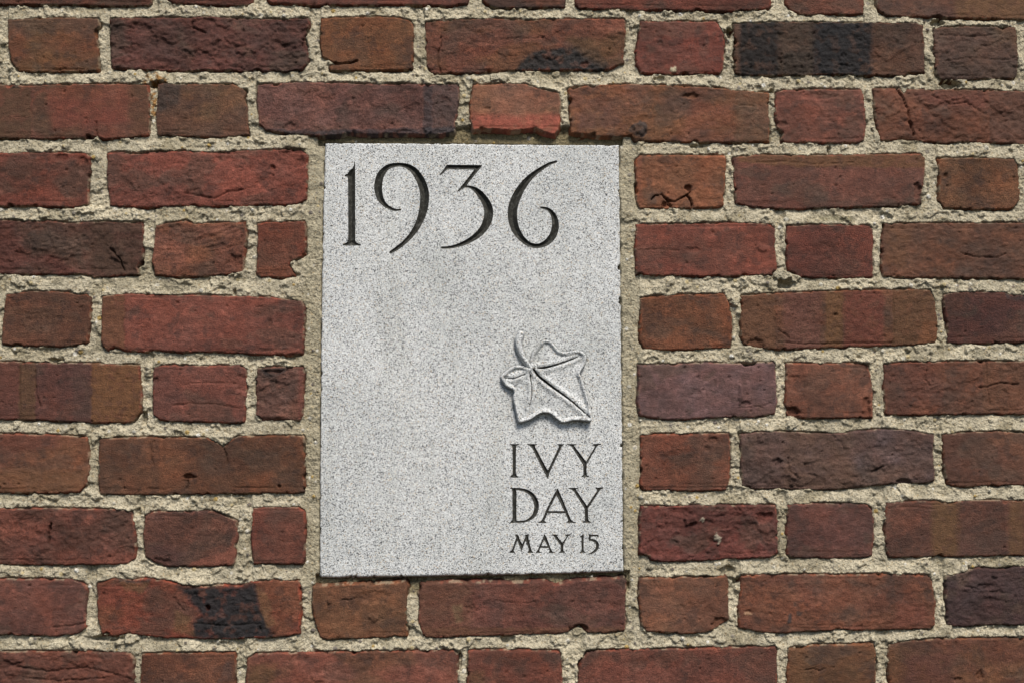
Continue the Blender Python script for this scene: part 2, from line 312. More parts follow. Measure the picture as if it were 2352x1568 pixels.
B['10f'] = [(1811,1487),(1868,1480),(1911,1479),(1978,1478),(2008,1475),(2013,1495),(2013,1568),(2012,1612),(1812,1614),(1808,1550)]
B['10g'] = [(2041,1482),(2068,1472),(2168,1465),(2352,1464),(2490,1462),(2490,1608),(2048,1610),(2043,1568),(2040,1520)]
PLAQUE = [(746.5,327),(1000,328.5),(1200,330.5),(1423,332.5),(1428,800),(1433,1312),(1200,1318.5),(900,1323.5),(738,1326),(734,1321),(735,1100),(736,956),(739,640),(743,440)]

# colour of each brick as photographed (main, secondary)
C = {
'0a':((80,50,40),(96,56,44)),'0b':((88,50,42),(70,46,40)),'0c':((97,53,45),(84,50,44)),'0d':((96,57,43),(70,48,42)),'0e':((106,54,44),(92,52,42)),'0f':((97,57,45),(84,54,44)),'0g':((92,60,48),(84,56,48)),
'1a':((98,66,42),(104,62,42)),'1b':((86,50,46),(78,50,46)),'1c':((108,68,44),(112,70,44)),'1d':((108,64,52),(104,66,46)),'1e':((110,54,45),(98,52,44)),'1f':((84,58,48),(90,60,46)),'1g':((80,58,51),(86,62,48)),
'2a':((112,62,50),(98,64,46)),'2b':((96,65,52),(102,70,50)),'2c':((110,74,70),(102,66,62)),'2d':((122,80,64),(126,84,62)),'2e':((112,72,48),(104,66,52)),'2f':((112,64,54),(102,60,50)),'2g':((92,57,46),(100,60,44)),
'3a':((108,55,45),(92,54,44)),'3b':((122,64,54),(108,60,52)),'3c':((126,77,52),(118,74,52)),'3d':((104,62,53),(94,60,52)),'3e':((106,70,48),(96,64,48)),
'4a':((92,52,46),(80,54,46)),'4b':((108,66,54),(114,70,50)),'4c':((114,60,46),(108,64,50)),'4d':((114,60,50),(104,58,48)),'4e':((102,55,47),(94,54,46)),'4f':((80,55,46),(96,60,44)),
'5a':((98,61,47),(92,60,46)),'5b':((108,60,52),(116,62,52)),'5c':((118,71,48),(108,66,46)),'5d':((98,64,48),(104,64,46)),'5e':((78,47,45),(86,54,46)),
'6a':((98,57,50),(90,56,52)),'6b':((110,62,54),(100,60,54)),'6c':((98,68,62),(104,66,56)),'6d':((106,77,80),(98,72,74)),'6e':((106,64,50),(98,62,50)),'6f':((96,58,48),(104,62,46)),
'7a':((104,60,48),(106,66,46)),'7b':((98,62,44),(90,58,44)),'7c':((118,68,53),(108,64,48)),'7d':((84,66,68),(88,66,62)),'7e':((96,62,48),(88,56,46)),
'8a':((108,62,53),(92,58,50)),'8b':((92,60,56),(102,64,54)),'8c':((114,62,52),(104,60,50)),'8d':((102,54,50),(94,52,48)),'8e':((92,57,53),(84,54,50)),'8f':((92,58,49),(84,56,50)),
'9a':((104,62,55),(94,58,52)),'9b':((122,60,46),(110,64,46)),'9c':((112,74,52),(104,70,52)),'9d':((98,58,52),(92,58,52)),'9e':((108,70,52),(102,66,52)),'9f':((106,64,48),(100,60,48)),'9g':((70,50,52),(62,46,48)),
'10a':((100,58,48),(92,56,48)),'10b':((106,66,50),(98,62,50)),'10c':((112,64,54),(104,66,50)),'10d':((108,60,50),(100,60,50)),'10e':((112,62,52),(100,58,50)),'10f':((104,69,47),(98,64,46)),'10g':((100,66,46),(94,58,46)),
}
# fired bands and scorches: (brick, outline on the sheet, softness in units, colour, strength)
def band(x0, x1): return [(x0, -400), (x1, -400), (x1, 2000), (x0, 2000)]
SCORCH = [
('1d',[(1180,168),(1198,140),(1228,118),(1290,112),(1335,106),(1375,118),(1398,150),(1380,168)],9,(46,47,50),.95),
('1d',[(1300,85),(1420,90),(1434,150),(1380,150),(1330,120)],18,(102,72,46),.6),
('1f',band(1698,1793),15,(30,30,32),.92),('1f',band(1864,2003),18,(31,33,38),.94),('1f',[(1800,125),(1866,120),(1866,180),(1800,180)],6,(36,36,38),.9),('1f',band(1786,1870),12,(64,52,44),.75),
('1g',[(2145,140),(2240,150),(2340,130),(2340,190),(2145,190)],14,(66,52,48),.6),
('2a',band(-200,71),2,(84,60,44),.85),('2a',[(30,195),(46,195),(46,206),(30,206)],4,(36,32,30),.9),('2a',band(295,350),14,(92,62,46),.7),('2a',[(110,225),(240,230),(300,280),(120,300)],20,(122,58,48),.6),
('2b',[(355,185),(420,185),(410,240),(360,260)],16,(62,54,52),.75),
('2c',band(972,994),5,(62,58,64),.75),('2c',band(994,1070),7,(84,68,68),.8),('2c',[(600,298),(760,300),(1050,292),(1050,320),(600,320)],5,(58,58,66),.75),
('2d',[(1070,262),(1160,268),(1300,262),(1300,330),(1070,330)],16,(158,78,64),.9),
('2e',[(1445,300),(1455,285),(1470,275),(1485,285),(1487,305),(1475,316),(1460,312)],4,(56,52,54),.85),('2e',[(1590,230),(1680,240),(1690,290),(1570,300)],22,(126,70,52),.6),('2e',[(1320,260),(1400,245),(1440,290),(1330,300)],18,(96,64,58),.7),('2e',band(1690,1775),10,(92,70,54),.6),
('2g',band(2273,2500),3,(88,58,48),.7),('2g',[(2090,215),(2260,215),(2265,250),(2150,240)],14,(110,60,50),.6),
('3d',[(1680,340),(2130,340),(2130,386),(1850,384),(1700,374)],7,(106,72,46),.8),('3c',[(1455,350),(1475,350),(1475,490),(1455,490)],6,(134,78,58),.6),
('4a',band(205,340),22,(78,56,46),.8),('4f',[(2030,515),(2100,515),(2080,620),(2030,600)],16,(104,68,46),.7),('4c',[(588,612),(680,610),(680,650),(588,650)],8,(128,70,48),.6),
('5b',band(200,286),5,(104,66,46),.9),('5d',band(1700,1781),6,(102,68,48),.8),('5d',band(1800,1885),12,(104,64,56),.85),('5d',band(1897,1935),6,(108,74,46),.8),('5d',band(1940,2030),12,(108,56,46),.85),('5d',band(2050,2170),3,(96,66,44),.8),('5d',[(2120,740),(2160,740),(2160,790),(2110,790)],10,(128,78,48),.6),
('5e',[(2310,672),(2380,672),(2380,692),(2312,688)],5,(58,54,58),.7),
('6a',band(-200,44),4,(98,56,48),.7),('6a',band(44,82),4,(94,66,46),.85),('6a',band(170,208),10,(82,58,54),.6),('6a',band(210,340),3,(112,74,46),.95),
('6c',[(598,846),(660,846),(655,858),(612,866)],6,(48,44,46),.85),('6c',[(615,850),(640,850),(632,900),(622,900)],6,(70,56,52),.6),('6c',band(686,710),5,(122,70,62),.7),
('6f',[(2180,850),(2230,845),(2200,920),(2160,930)],14,(84,60,52),.6),('6f',band(2258,2500),4,(100,66,48),.6),
('7a',[(-10,1080),(205,1080),(205,1140),(-10,1140)],16,(108,72,48),.7),('7b',band(345,365),6,(82,56,44),.5),('7b',band(500,525),8,(84,58,46),.5),
('7d',band(1800,1960),24,(96,70,56),.5),('7e',[(2160,1000),(2200,1000),(2200,1120),(2165,1120)],18,(84,54,46),.6),
('8b',[(518,1265),(545,1220),(552,1305),(430,1306),(440,1290)],6,(134,76,62),.7),('8f',band(2140,2201),16,(104,74,48),.85),('8f',band(2318,2352),16,(104,74,48),.7),
('9b',[(404,1345),(440,1346),(560,1345),(588,1336),(597,1390),(615,1430),(642,1470),(520,1472),(440,1464),(440,1430),(462,1410),(435,1380)],14,(36,37,42),.97),('9b',[(270,1328),(346,1328),(344,1338),(275,1337)],4,(58,54,54),.8),('9b',[(275,1336),(345,1336),(330,1360),(290,1358)],8,(104,76,50),.7),('9b',[(400,1400),(440,1420),(450,1460),(400,1450)],9,(108,78,52),.7),('9b',[(588,1340),(612,1360),(632,1430),(612,1440),(594,1380)],6,(112,80,54),.7),
('9d',band(955,1085),26,(106,68,52),.6),('9d',[(1040,1390),(1060,1385),(1065,1425),(1045,1430)],9,(112,90,66),.7),('9d',[(970,1440),(1434,1440),(1434,1465),(970,1470)],5,(106,70,50),.6),
('9f',[(1807,1410),(1816,1408),(1816,1432),(1806,1434)],3,(62,56,58),.9),('9f',[(1830,1402),(1842,1402),(1842,1412),(1830,1412)],3,(70,60,58),.8),('9f',[(1820,1380),(1829,1380),(1829,1388),(1820,1388)],3,(72,60,56),.8),('9f',[(2060,1385),(2130,1385),(2130,1440),(2050,1440)],18,(112,62,52),.6),
('10b',[(520,1515),(532,1515),(534,1560),(500,1570)],8,(86,68,66),.6),('10c',[(575,1530),(640,1520),(620,1580),(570,1580)],16,(108,76,50),.6),('10d',[(1076,1540),(1110,1540),(1110,1580),(1076,1580)],14,(104,74,50),.6),('10f',[(1811,1480),(1850,1480),(1850,1600),(1811,1600)],14,(112,74,46),.5),('10g',[(2080,1500),(2200,1490),(2180,1560),(2070,1580)],30,(96,56,50),.7),
('0g',band(2196,2500),20,(106,74,48),.8),('0d',[(1100,12),(1300,12),(1300,30),(1100,30)],4,(56,46,44),.6),
]
# (brick, polyline, width units, depth mm)
CRACK = [
('3c',[(1497,459),(1505,450),(1520,447),(1533,459),(1545,463),(1562,457),(1577,449),(1585,440)],2.2,6),('3c',[(1577,449),(1588,462),(1591,478)],2.6,6),('3c',[(1533,459),(1540,478)],3.5,5),
('1c',[(757,145),(775,147),(800,144),(820,141)],3.2,5),('1d',[(1012,85),(1013,105),(1004,130),(1006,150),(1014,168)],1.8,3),
('2g',[(2062,205),(2074,225),(2084,248),(2088,275),(2100,310)],3.2,4),('4a',[(252,570),(270,588),(278,605),(284,620)],2.4,4),('8a',[(118,1198),(114,1215),(112,1230),(113,1248)],2.6,5),
('5d',[(1785,756),(1800,765),(1812,775)],1.8,2.5),('2a',[(221,280),(222,318)],1.8,2.5),('6f',[(2250,890),(2275,885),(2300,878),(2340,882)],2,2.5),('4f',[(2208,581),(2240,590),(2290,592),(2310,582)],2,2),
('9c',[(784,1378),(800,1377),(818,1371)],1.8,2.5),('1b',[(440,40),(441,62),(470,75)],2,3),('7b',[(415,1104),(432,1102),(430,1122)],1.8,3),('10f',[(1850,1536),(1885,1537),(1900,1532)],1.8,2),
('7b',[(355,1010),(348,1030),(347,1050),(352,1066)],2.2,1.5),('7b',[(510,1020),(519,1042),(522,1064)],2.8,2.2),('6a',[(82,850),(83,900),(91,932)],2.6,2),('6a',[(45,840),(46,962)],1.4,.9),('6b',[(400,930),(440,925),(500,928),(550,936)],2.2,1.3),('6b',[(430,880),(500,878),(548,880)],1.6,1),
('3b',[(425,444),(470,452),(492,456),(522,441),(556,436)],3.0,2),('2c',[(692,225),(694,292)],1.3,1),('2e',[(1690,242),(1732,244)],1.8,1.3),('7d',[(1810,1050),(1812,1080),(1832,1096)],3,2.5),('7d',[(2004,1082),(2016,1077),(2030,1070)],2.6,2.2),('6f',[(2130,850),(2124,870),(2138,886)],2.6,2),('6f',[(2140,838),(2142,880)],1.4,1),('6f',[(2265,832),(2268,880),(2275,930)],2.2,1.3),
('5d',[(1780,690),(1781,798)],1.3,1),('5d',[(2051,690),(2053,790)],1.6,1.2),('5d',[(1785,785),(1850,790),(1960,787),(2050,786)],2.2,1.6),('3d',[(1690,392),(1692,440)],1.4,1),('1d',[(1160,92),(1190,86),(1220,90),(1250,84)],1.8,1.2),('1d',[(1140,120),(1160,130),(1185,128)],2,1.6),('1a',[(120,162),(150,158),(200,160)],2,1.4),('4d',[(1470,575),(1510,572),(1560,576)],1.8,1.1),('9a',[(120,1440),(160,1436),(196,1430)],2.2,1.6),('9b',[(400,1372),(412,1390),(422,1400)],2.2,1.6),('9b',[(450,1430),(520,1436),(600,1430)],2.2,1.5),('9d',[(1140,1378),(1190,1386),(1230,1380)],1.8,1.1),('9g',[(2215,1345),(2250,1352),(2275,1346)],2.4,1.6),('2g',[(2140,220),(2185,240),(2220,236),(2262,262)],2,1.4),('10a',[(40,1530),(110,1540),(200,1532),(270,1548)],2.6,1.8),('10a',[(60,1556),(150,1562),(240,1556)],2.4,1.6),('8f',[(2040,1165),(2100,1163),(2150,1168)],1.6,1),('1g',[(2160,80),(2230,84),(2300,78)],2,1.3),('1g',[(2170,140),(2240,132),(2320,138)],2,1.3),
('6d',[(1703,935),(1720,935),(1745,932),(1772,925)],1.6,1.2),('3d',[(1735,375),(1800,371),(1870,378),(1960,374)],1.8,1.2),('8d',[(1690,1160),(1700,1172)],1.8,2),
]
# (brick, x, y, rx, ry, depth mm)   negative depth stands proud
PIT = [
('6b',556,882,18,28,1.8),('6b',357,876,8,10,2),('8a',60,1200,40,22,1.0),('8a',90,1250,26,18,-1.0),('4a',150,560,40,24,-1.1),('4a',60,585,30,22,.9),('5d',1862,735,20,22,.8),('8d',1700,1230,40,26,.9),('2g',2300,270,30,16,1.2),('2g',2100,265,34,18,-1.0),('9b',330,1400,30,20,.9),('9c',860,1370,40,16,.9),('10e',1500,1530,60,24,.7),('4e',1900,580,50,26,.7),('7c',1560,1060,50,30,.8),('5a',110,740,60,16,.8),('5a',80,710,40,12,-.8),('9e',1600,1400,40,20,.8),('2f',1880,222,60,10,.9),('1f',1800,120,26,20,-.9),
('3c',1581,432,9,8,5),('3c',1527,471,9,8,4),('7b',433,1094,17,6,5),('7b',641,1116,4,4,4),('9b',477,1396,5,8,7),('8a',115,1213,4,7,6),('5b',620,742,6,10,1.8),('9f',1717,1407,12,7,2),('8d',1755,1188,22,14,3),('8d',1586,1192,16,12,-3.5),('8d',1588,1204,5,4,3),
('1d',1342,150,12,9,2.5),('1d',1265,128,22,8,-2),('1d',1330,122,18,7,-2),('1d',1230,140,14,9,1.5),('2e',1468,296,19,16,-2.2),('2e',1586,221,22,7,2.5),('6e',1821,947,18,16,5),('6e',1830,880,30,22,1.2),('1e',1700,99,8,7,1),
('1e',1728,100,4,4,1),('2c',1020,230,14,10,1.3),('2c',1010,265,12,12,1.5),('2c',665,291,16,12,2),('0g',2012,34,22,12,5),('0g',2152,42,14,8,6),('1e',1517,102,10,8,1.2),('1f',2060,103,5,9,1.3),('1f',1938,128,8,8,1.6),('1f',1935,155,22,9,2),('1f',1728,155,10,6,1.6),
('9d',1330,1446,24,14,6),('9d',1085,1405,14,18,1.5),('9c',857,1418,12,9,-2),('9c',758,1378,6,7,-1.8),('9b',500,1420,24,12,-1.5),('9b',455,1355,8,5,-1.5),('7d',1785,1062,16,10,2.2),('7d',1825,1090,18,12,-2),('7d',2020,1078,12,7,2),('7d',2075,1104,22,6,4),
('7c',1636,1010,14,10,2),('7c',1625,1030,8,8,1.5),('6d',1701,905,5,24,-2.2),('6d',1712,926,14,6,2),('6d',1600,900,12,8,1),('6c',630,852,22,5,3),('5d',1920,722,6,5,1.6),('5b',660,806,30,10,-2),('4a',267,575,22,26,-1.4),('4b',540,600,20,16,2.5),('3b',627,385,6,7,2.2),('3b',690,375,14,12,1.5),
('3a',143,362,16,10,2),('3a',190,380,14,22,2),('2b',565,232,5,14,3),('1a',222,75,8,10,4),('2d',1120,250,8,5,1.2),('10g',2252,1550,9,12,2.5),('10g',2200,1560,12,5,2),('4d',1750,570,14,10,-1.5),('4d',1590,575,18,8,1.4),('9g',2260,1345,20,7,2),('9g',2290,1360,22,6,1.6),('9g',2285,1316,10,12,-2.5),
('3d',2108,440,10,26,3.5),('3e',2172,404,6,8,2.2),('5d',1735,790,22,14,2.5),('8b',365,1290,30,10,2),('9e',1655,1430,22,16,3),('5a',186,706,6,4,1.5),('2f',1795,285,18,7,1.5),('10a',30,1510,22,12,-2),('10a',24,1540,14,10,-1.8),('10c',690,1510,22,14,1.6),('10c',730,1555,16,10,-1.4),('6e',1990,945,10,40,2.5),('1b',705,100,14,22,4),
]
ROUGH = {'1b':2.6,'6c':1.9,'4b':1.3,'2c':1.2,'1f':1.3,'1g':1.35,'4a':1.7,'8d':1.7,'7d':1.5,'9g':1.4,'2g':1.6,'1d':1.2,'8a':1.5,'3b':1.25,'10a':1.5,'5d':1.1,'6f':1.2}
ILL = 1.15                                                         # picture value of a white matt face in this light
# bricks beyond the edges of the photograph continue the same bond
EXTRA = {}
def rect_w(u0, u1, v0, v1): return np.array([[u0, v1], [u1, v1], [u1, v0], [u0, v0]])
W = {k: wpoly(p) for k, p in B.items()}
rows = {}
for k in W: rows.setdefault(int(k[:-1]), []).append(k)
LS, LH, JT = 0.2035, 0.0935, 0.0095
rnd = random.Random(4)
FU0, FU1 = wall(0, 784)[0], wall(2352, 784)[0]
UMIN, UMAX = FU0 - 0.20, FU1 + 0.20
def is_long(k): p = W[k]; return (p[:, 0].max() - p[:, 0].min()) > 0.15
for r, ks in list(rows.items()):
    for side in (-1, 1):
        e = min(ks, key=lambda k: W[k][:, 0].min()) if side < 0 else max(ks, key=lambda k: W[k][:, 0].max())
        p = W[e]; v0, v1 = np.quantile(p[:, 1], .08), np.quantile(p[:, 1], .92); long = is_long(e)
        u = p[:, 0].min() if side < 0 else p[:, 0].max(); j = 0
        while (u > UMIN) if side < 0 else (u < UMAX):
            long = not long; L = (LS if long else LH) + rnd.uniform(-.002, .002); a = u + side * (JT + rnd.uniform(-.001, .002)); b = a + side * L
            EXTRA[f"x{r}_{side}_{j}"] = rect_w(min(a, b), max(a, b), v0 + rnd.uniform(-.001, .001), v1 + rnd.uniform(-.001, .001)); u = b; j += 1
for r, base, sgn in ((-1, 0, 1), (11, 10, -1)):
    ks = rows[base] + [k for k in EXTRA if k.startswith(f"x{base}_")]
    pr = [W.get(k, EXTRA.get(k)) for k in ks]
    vt = np.median([p[:, 1].max() for p in pr]); vb = np.median([p[:, 1].min() for p in pr])
    v0 = vt + .0115 if sgn > 0 else vb - .0115 - .056
    u = UMIN - .14; long = False; j = 0
    while u < UMAX:
        L = LS if long else LH
        EXTRA[f"x{r}_{j}"] = rect_w(u, u + L, v0, v0 + .056); u += L + JT + .001; long = not long; j += 1
PLQ = wpoly(PLAQUE)

# ------------------------------------------------------------------ the mortar raster shared by everything
def axis(lo, hi, flo, fhi, fine, coarse):
    a = list(np.arange(lo, flo, coarse)); b = list(np.arange(flo, fhi, fine)); c = list(np.arange(fhi, hi, coarse)); return np.array(a + b + c)
allv = np.concatenate([p for p in EXTRA.values()] + list(W.values()))
VMIN, VMAX = allv[:, 1].min() - .004, allv[:, 1].max() + .004
FV0 = wall(1176, 1568)[1]; FV1 = wall(1176, 0)[1]
AU = axis(UMIN, UMAX, FU0 - .012, FU1 + .012, .00085, .003)
AV = axis(VMIN, VMAX, FV0 - .02, FV1 + .02, .00085, .003)
GU, GV = np.meshgrid(AU, AV)
SD = np.full(GU.shape, -1.0)
WU, WV = warp(GU, GV)
def window(P, pad):
    i0, i1 = np.searchsorted(AU, [P[:, 0].min() - pad, P[:, 0].max() + pad]); j0, j1 = np.searchsorted(AV, [P[:, 1].min() - pad, P[:, 1].max() + pad])
    return slice(j0, j1), slice(i0, i1)
def chips(u, v, seed):
    """bites out of the arrises"""
    c = fbm(u, v, .016, 2, 700 + seed); c2 = fbm(u, v, .006, 2, 730 + seed)
    return .0026 * np.clip(c - .5, 0, 1) / .4 + .0014 * np.clip(c2 - .55, 0, 1) / .4
for k, P in {**W, **EXTRA}.items():
    sl = window(P, .02); d = poly_sd(WU[sl], WV[sl], P); SD[sl] = np.maximum(SD[sl], d)
sl = window(PLQ, .03); SDP = np.full(GU.shape, -1.0); SDP[sl] = poly_sd(GU[sl], GV[sl], PLQ)
SDB = SD.copy()                                        # bricks only
SD = np.maximum(SD, SDP)
solid = SD > 0
below = np.zeros(GU.shape); above = np.zeros(GU.shape); run = np.full(GU.shape[1], .02)
for j in range(len(AV)):
    run = np.where(solid[j], 0, run + (AV[j] - AV[j - 1] if j else 0)); below[j] = run
run = np.full(GU.shape[1], .02)
for j in range(len(AV) - 1, -1, -1):
    run = np.where(solid[j], 0, run + (AV[j + 1] - AV[j] if j < len(AV) - 1 else 0)); above[j] = run

cells = SD < .0042
keep = cells[:-1, :-1] | cells[1:, :-1] | cells[:-1, 1:] | cells[1:, 1:]
quads, used = grid_quads(keep)
u = GU.ravel()[used]; v = GV.ravel()[used]; sd = SD.ravel()[used]; sdb = SDB.ravel()[used]; sdp = SDP.ravel()[used]
dn = below.ravel()[used]; ab = above.ravel()[used]
tilt = np.clip((ab - dn) / (ab + dn + 1e-5), -1, 1) * (np.minimum(ab, dn) < .012)
band_w = sstep(-.0205, -.0165, sdp + .0015 * noise(u / .008, v / .008, 61))          # bedding round the stone
lump = fbm(u, v, .011, 3, 11) ; mid = fbm(u, v, .0042, 2, 12); fine = fbm(u, v, .0020, 1, 13)
torn = .35 + .75 * sstep(-.25, .35, fbm(u, v, .05, 2, 10))            # trowelled stretches and crumbled ones
H = -.0006 + .0010 * tilt + .0013 * lump * (1 - .45 * band_w) + .0011 * mid * (1 - .25 * band_w) * torn + .0006 * fine * torn
H -= .0016 * sstep(.018, .034, ab + dn) * (1 - band_w)
H -= .0020 * np.clip(fbm(u, v, .026, 2, 14) - .10, 0, 1)
terr = fbm(u, v, .019, 3, 15); H += (.0011 * np.tanh((terr - .25) / .05) - .0005) * (1 - band_w)      # torn, trowelled plates
crev = sstep(-.0019, -.0004, sd) * sstep(.05, .30, fbm(u, v, .030, 2, 16) + .38 * (dn < .002)) * (sd < .004)
H -= .0032 * crev
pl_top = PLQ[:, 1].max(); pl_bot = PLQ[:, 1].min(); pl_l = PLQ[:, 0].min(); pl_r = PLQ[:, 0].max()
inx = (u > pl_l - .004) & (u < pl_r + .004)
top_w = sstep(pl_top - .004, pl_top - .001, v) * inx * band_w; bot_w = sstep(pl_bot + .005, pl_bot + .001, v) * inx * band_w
H += band_w * -.0030
H += top_w * -.0055 + bot_w * (-.0060 - .004 * sstep(.0, .3, fbm(u, v, .03, 2, 18)))
H -= .004 * sstep(-.0016, -.0003, sdp) * sstep(-.05, .25, fbm(u, v, .02, 2, 17) + .3 * (u < 0))       # crack along the stone
mc = srgb((184, 174, 151)) / ILL
col = np.tile(mc, (len(u), 1))
tone = fbm(u, v, .045, 3, 21)
col *= (1 + .20 * tone)[:, None]; soot = (.45 * sstep(.15, .55, fbm(u, v, .07, 3, 25)) )[:, None]; col = col * (1 - soot) + srgb((138, 128, 104)) / ILL * soot
col = col * (1 - .35 * sstep(.25, .6, fbm(u, v, .022, 3, 22)))[:, None] + srgb((120, 110, 84)) / ILL * (.35 * sstep(.25, .6, fbm(u, v, .022, 3, 22)))[:, None]
bc = srgb((163, 154, 131)) / ILL
wb = (band_w * (.72 + .3 * fbm(u, v, .02, 2, 24)))[:, None]; wb = np.clip(wb, 0, 1); col = col * (1 - wb) + bc * (1 + .22 * fbm(u, v, .006, 2, 23))[:, None] * wb
wt = (.75 * np.maximum(top_w, bot_w * .8))[:, None]; col = col * (1 - wt) + srgb((104, 92, 62)) / ILL * wt  # shade in the strips above and below the stone painted in, plus some dirt
def blob(x, y, rx, ry, seed, w=.35):
    cx, cy = wall(x, y); d = np.hypot((u - cx) / (rx * S), (v - cy) / (ry * S)) + w * fbm(u, v, .006, 2, seed); return 1 - sstep(.65, 1.1, d)
# holes in the pointing (x, y, rx, ry, depth mm)
for i, (x, y, rx, ry, dp) in enumerate([(1775,207,7,6,9),(1516,182,14,8,5),(2155,52,14,10,10),(2183,193,26,12,12),(1671,1309,18,12,7),(1167,1466,18,14,7),(1691,1334,8,7,9),(355,192,12,9,10),(250,1464,34,9,9),(1676,74,8,14,11),(1804,654,18,9,8),(125,826,20,5,7),(538,672,5,8,6),
    (1602,335,18,5,5),(1930,1548,5,5,3),(1663,95,6,30,4),(322,600,8,14,6),(1905,340,6,6,5),(1100,1334,60,8,6),(900,1331,90,8,6),(1400,1322,50,8,6),(1905,350,4,7,5),(2090,1372,4,3,4),(330,960,7,16,7),(1336,1530,9,18,9),(547,1330,8,5,3),(2012,1525,7,22,7),(1777,1520,6,24,6),(1056,1520,6,26,8),(316,1175,9,8,6),(2013,225,4,5,4),(1100,660,6,4,4)]):
    H -= dp * .001 * blob(x, y, rx, ry, 300 + i)
# lumps squeezed proud (x, y, rx, ry, height mm)
for i, (x, y, rx, ry, hp) in enumerate([(1797,632,24,16,5),(1825,638,14,10,4),(1690,690,14,12,4),(1700,650,20,14,3),(1978,828,18,10,4),(2088,800,7,7,4),(730,205,18,12,3),(285,1465,40,14,4),(215,1450,22,14,3),(440,1342,60,12,2.5),(610,1336,50,10,2.5),(340,852,10,12,3),(510,1010,30,14,3),(540,624,30,10,3),(180,480,40,10,3),(1440,495,40,14,2),(220,315,14,12,3),(680,335,30,8,2.5),(325,1178,14,12,3),(1130,180,50,10,2),(1250,205,40,12,2.5),(2080,178,30,8,2),(1925,318,12,6,2),(30,148,12,14,3)]):
    H += hp * .001 * blob(x, y, rx, ry, 360 + i, .5)
# rust run below the hole over the second course
rust = np.maximum(.9 * blob(352, 185, 24, 16, 410, .6), .85 * blob(352, 225, 9, 40, 411, .7))[:, None]
rust = rust * sstep(-.15, .35, fbm(u, v, .005, 2, 413) + .2)[:, None]
col = col * (1 - rust) + srgb((138, 96, 44)) / ILL * rust
olive = (.5 * blob(1920, 502, 45, 9, 412, .5))[:, None]; col = col * (1 - olive) + srgb((92, 88, 56)) / ILL * olive
# pebbles of the sand
prng = np.random.default_rng(5); cand = np.where((sd < -.002))[0]
for i in prng.choice(cand, 520, replace=False):
    r = prng.uniform(.0009, .0022); j = np.where((np.abs(u - u[i]) < r) & (np.abs(v - v[i]) < r))[0]
    d2 = ((u[j] - u[i]) ** 2 + (v[j] - v[i]) ** 2) / r ** 2; hgt = np.sqrt(np.clip(1 - d2, 0, 1))
    H[j] = np.maximum(H[j], H[i] - .3 * r + hgt * r * .9); m_ = hgt > .25
    pc = srgb([(206, 200, 186), (184, 168, 130), (172, 146, 92), (140, 132, 120), (216, 212, 202), (190, 184, 168), (120, 112, 104)][prng.integers(0, 7)]) / ILL
    col[j[m_]] = pc
H -= 3.0 * np.clip(sd + .0002, 0, 1)                              # tuck away under the bricks
Vm = np.stack([u, -H, v], 1)
bv, bq = box_vq(UMIN + .004, UMAX - .004, VMIN + .004, VMAX - .004, .024, .096)
wall_root = bpy.data.objects.new("brick_wall", None); COL.objects.link(wall_root); wall_root.location = (0, 0, VMIN)
wall_root["label"] = "weathered red and brown brick wall with thick rough pale mortar around the stone"; wall_root["category"] = "wall"
build("mortar", np.vstack([Vm, bv]), np.vstack([quads, bq + len(Vm)]), M_MORTAR, wall_root, np.vstack([np.clip(col, .01, .95), np.tile(mc, (8, 1))]), origin=(0, 0, ZC))

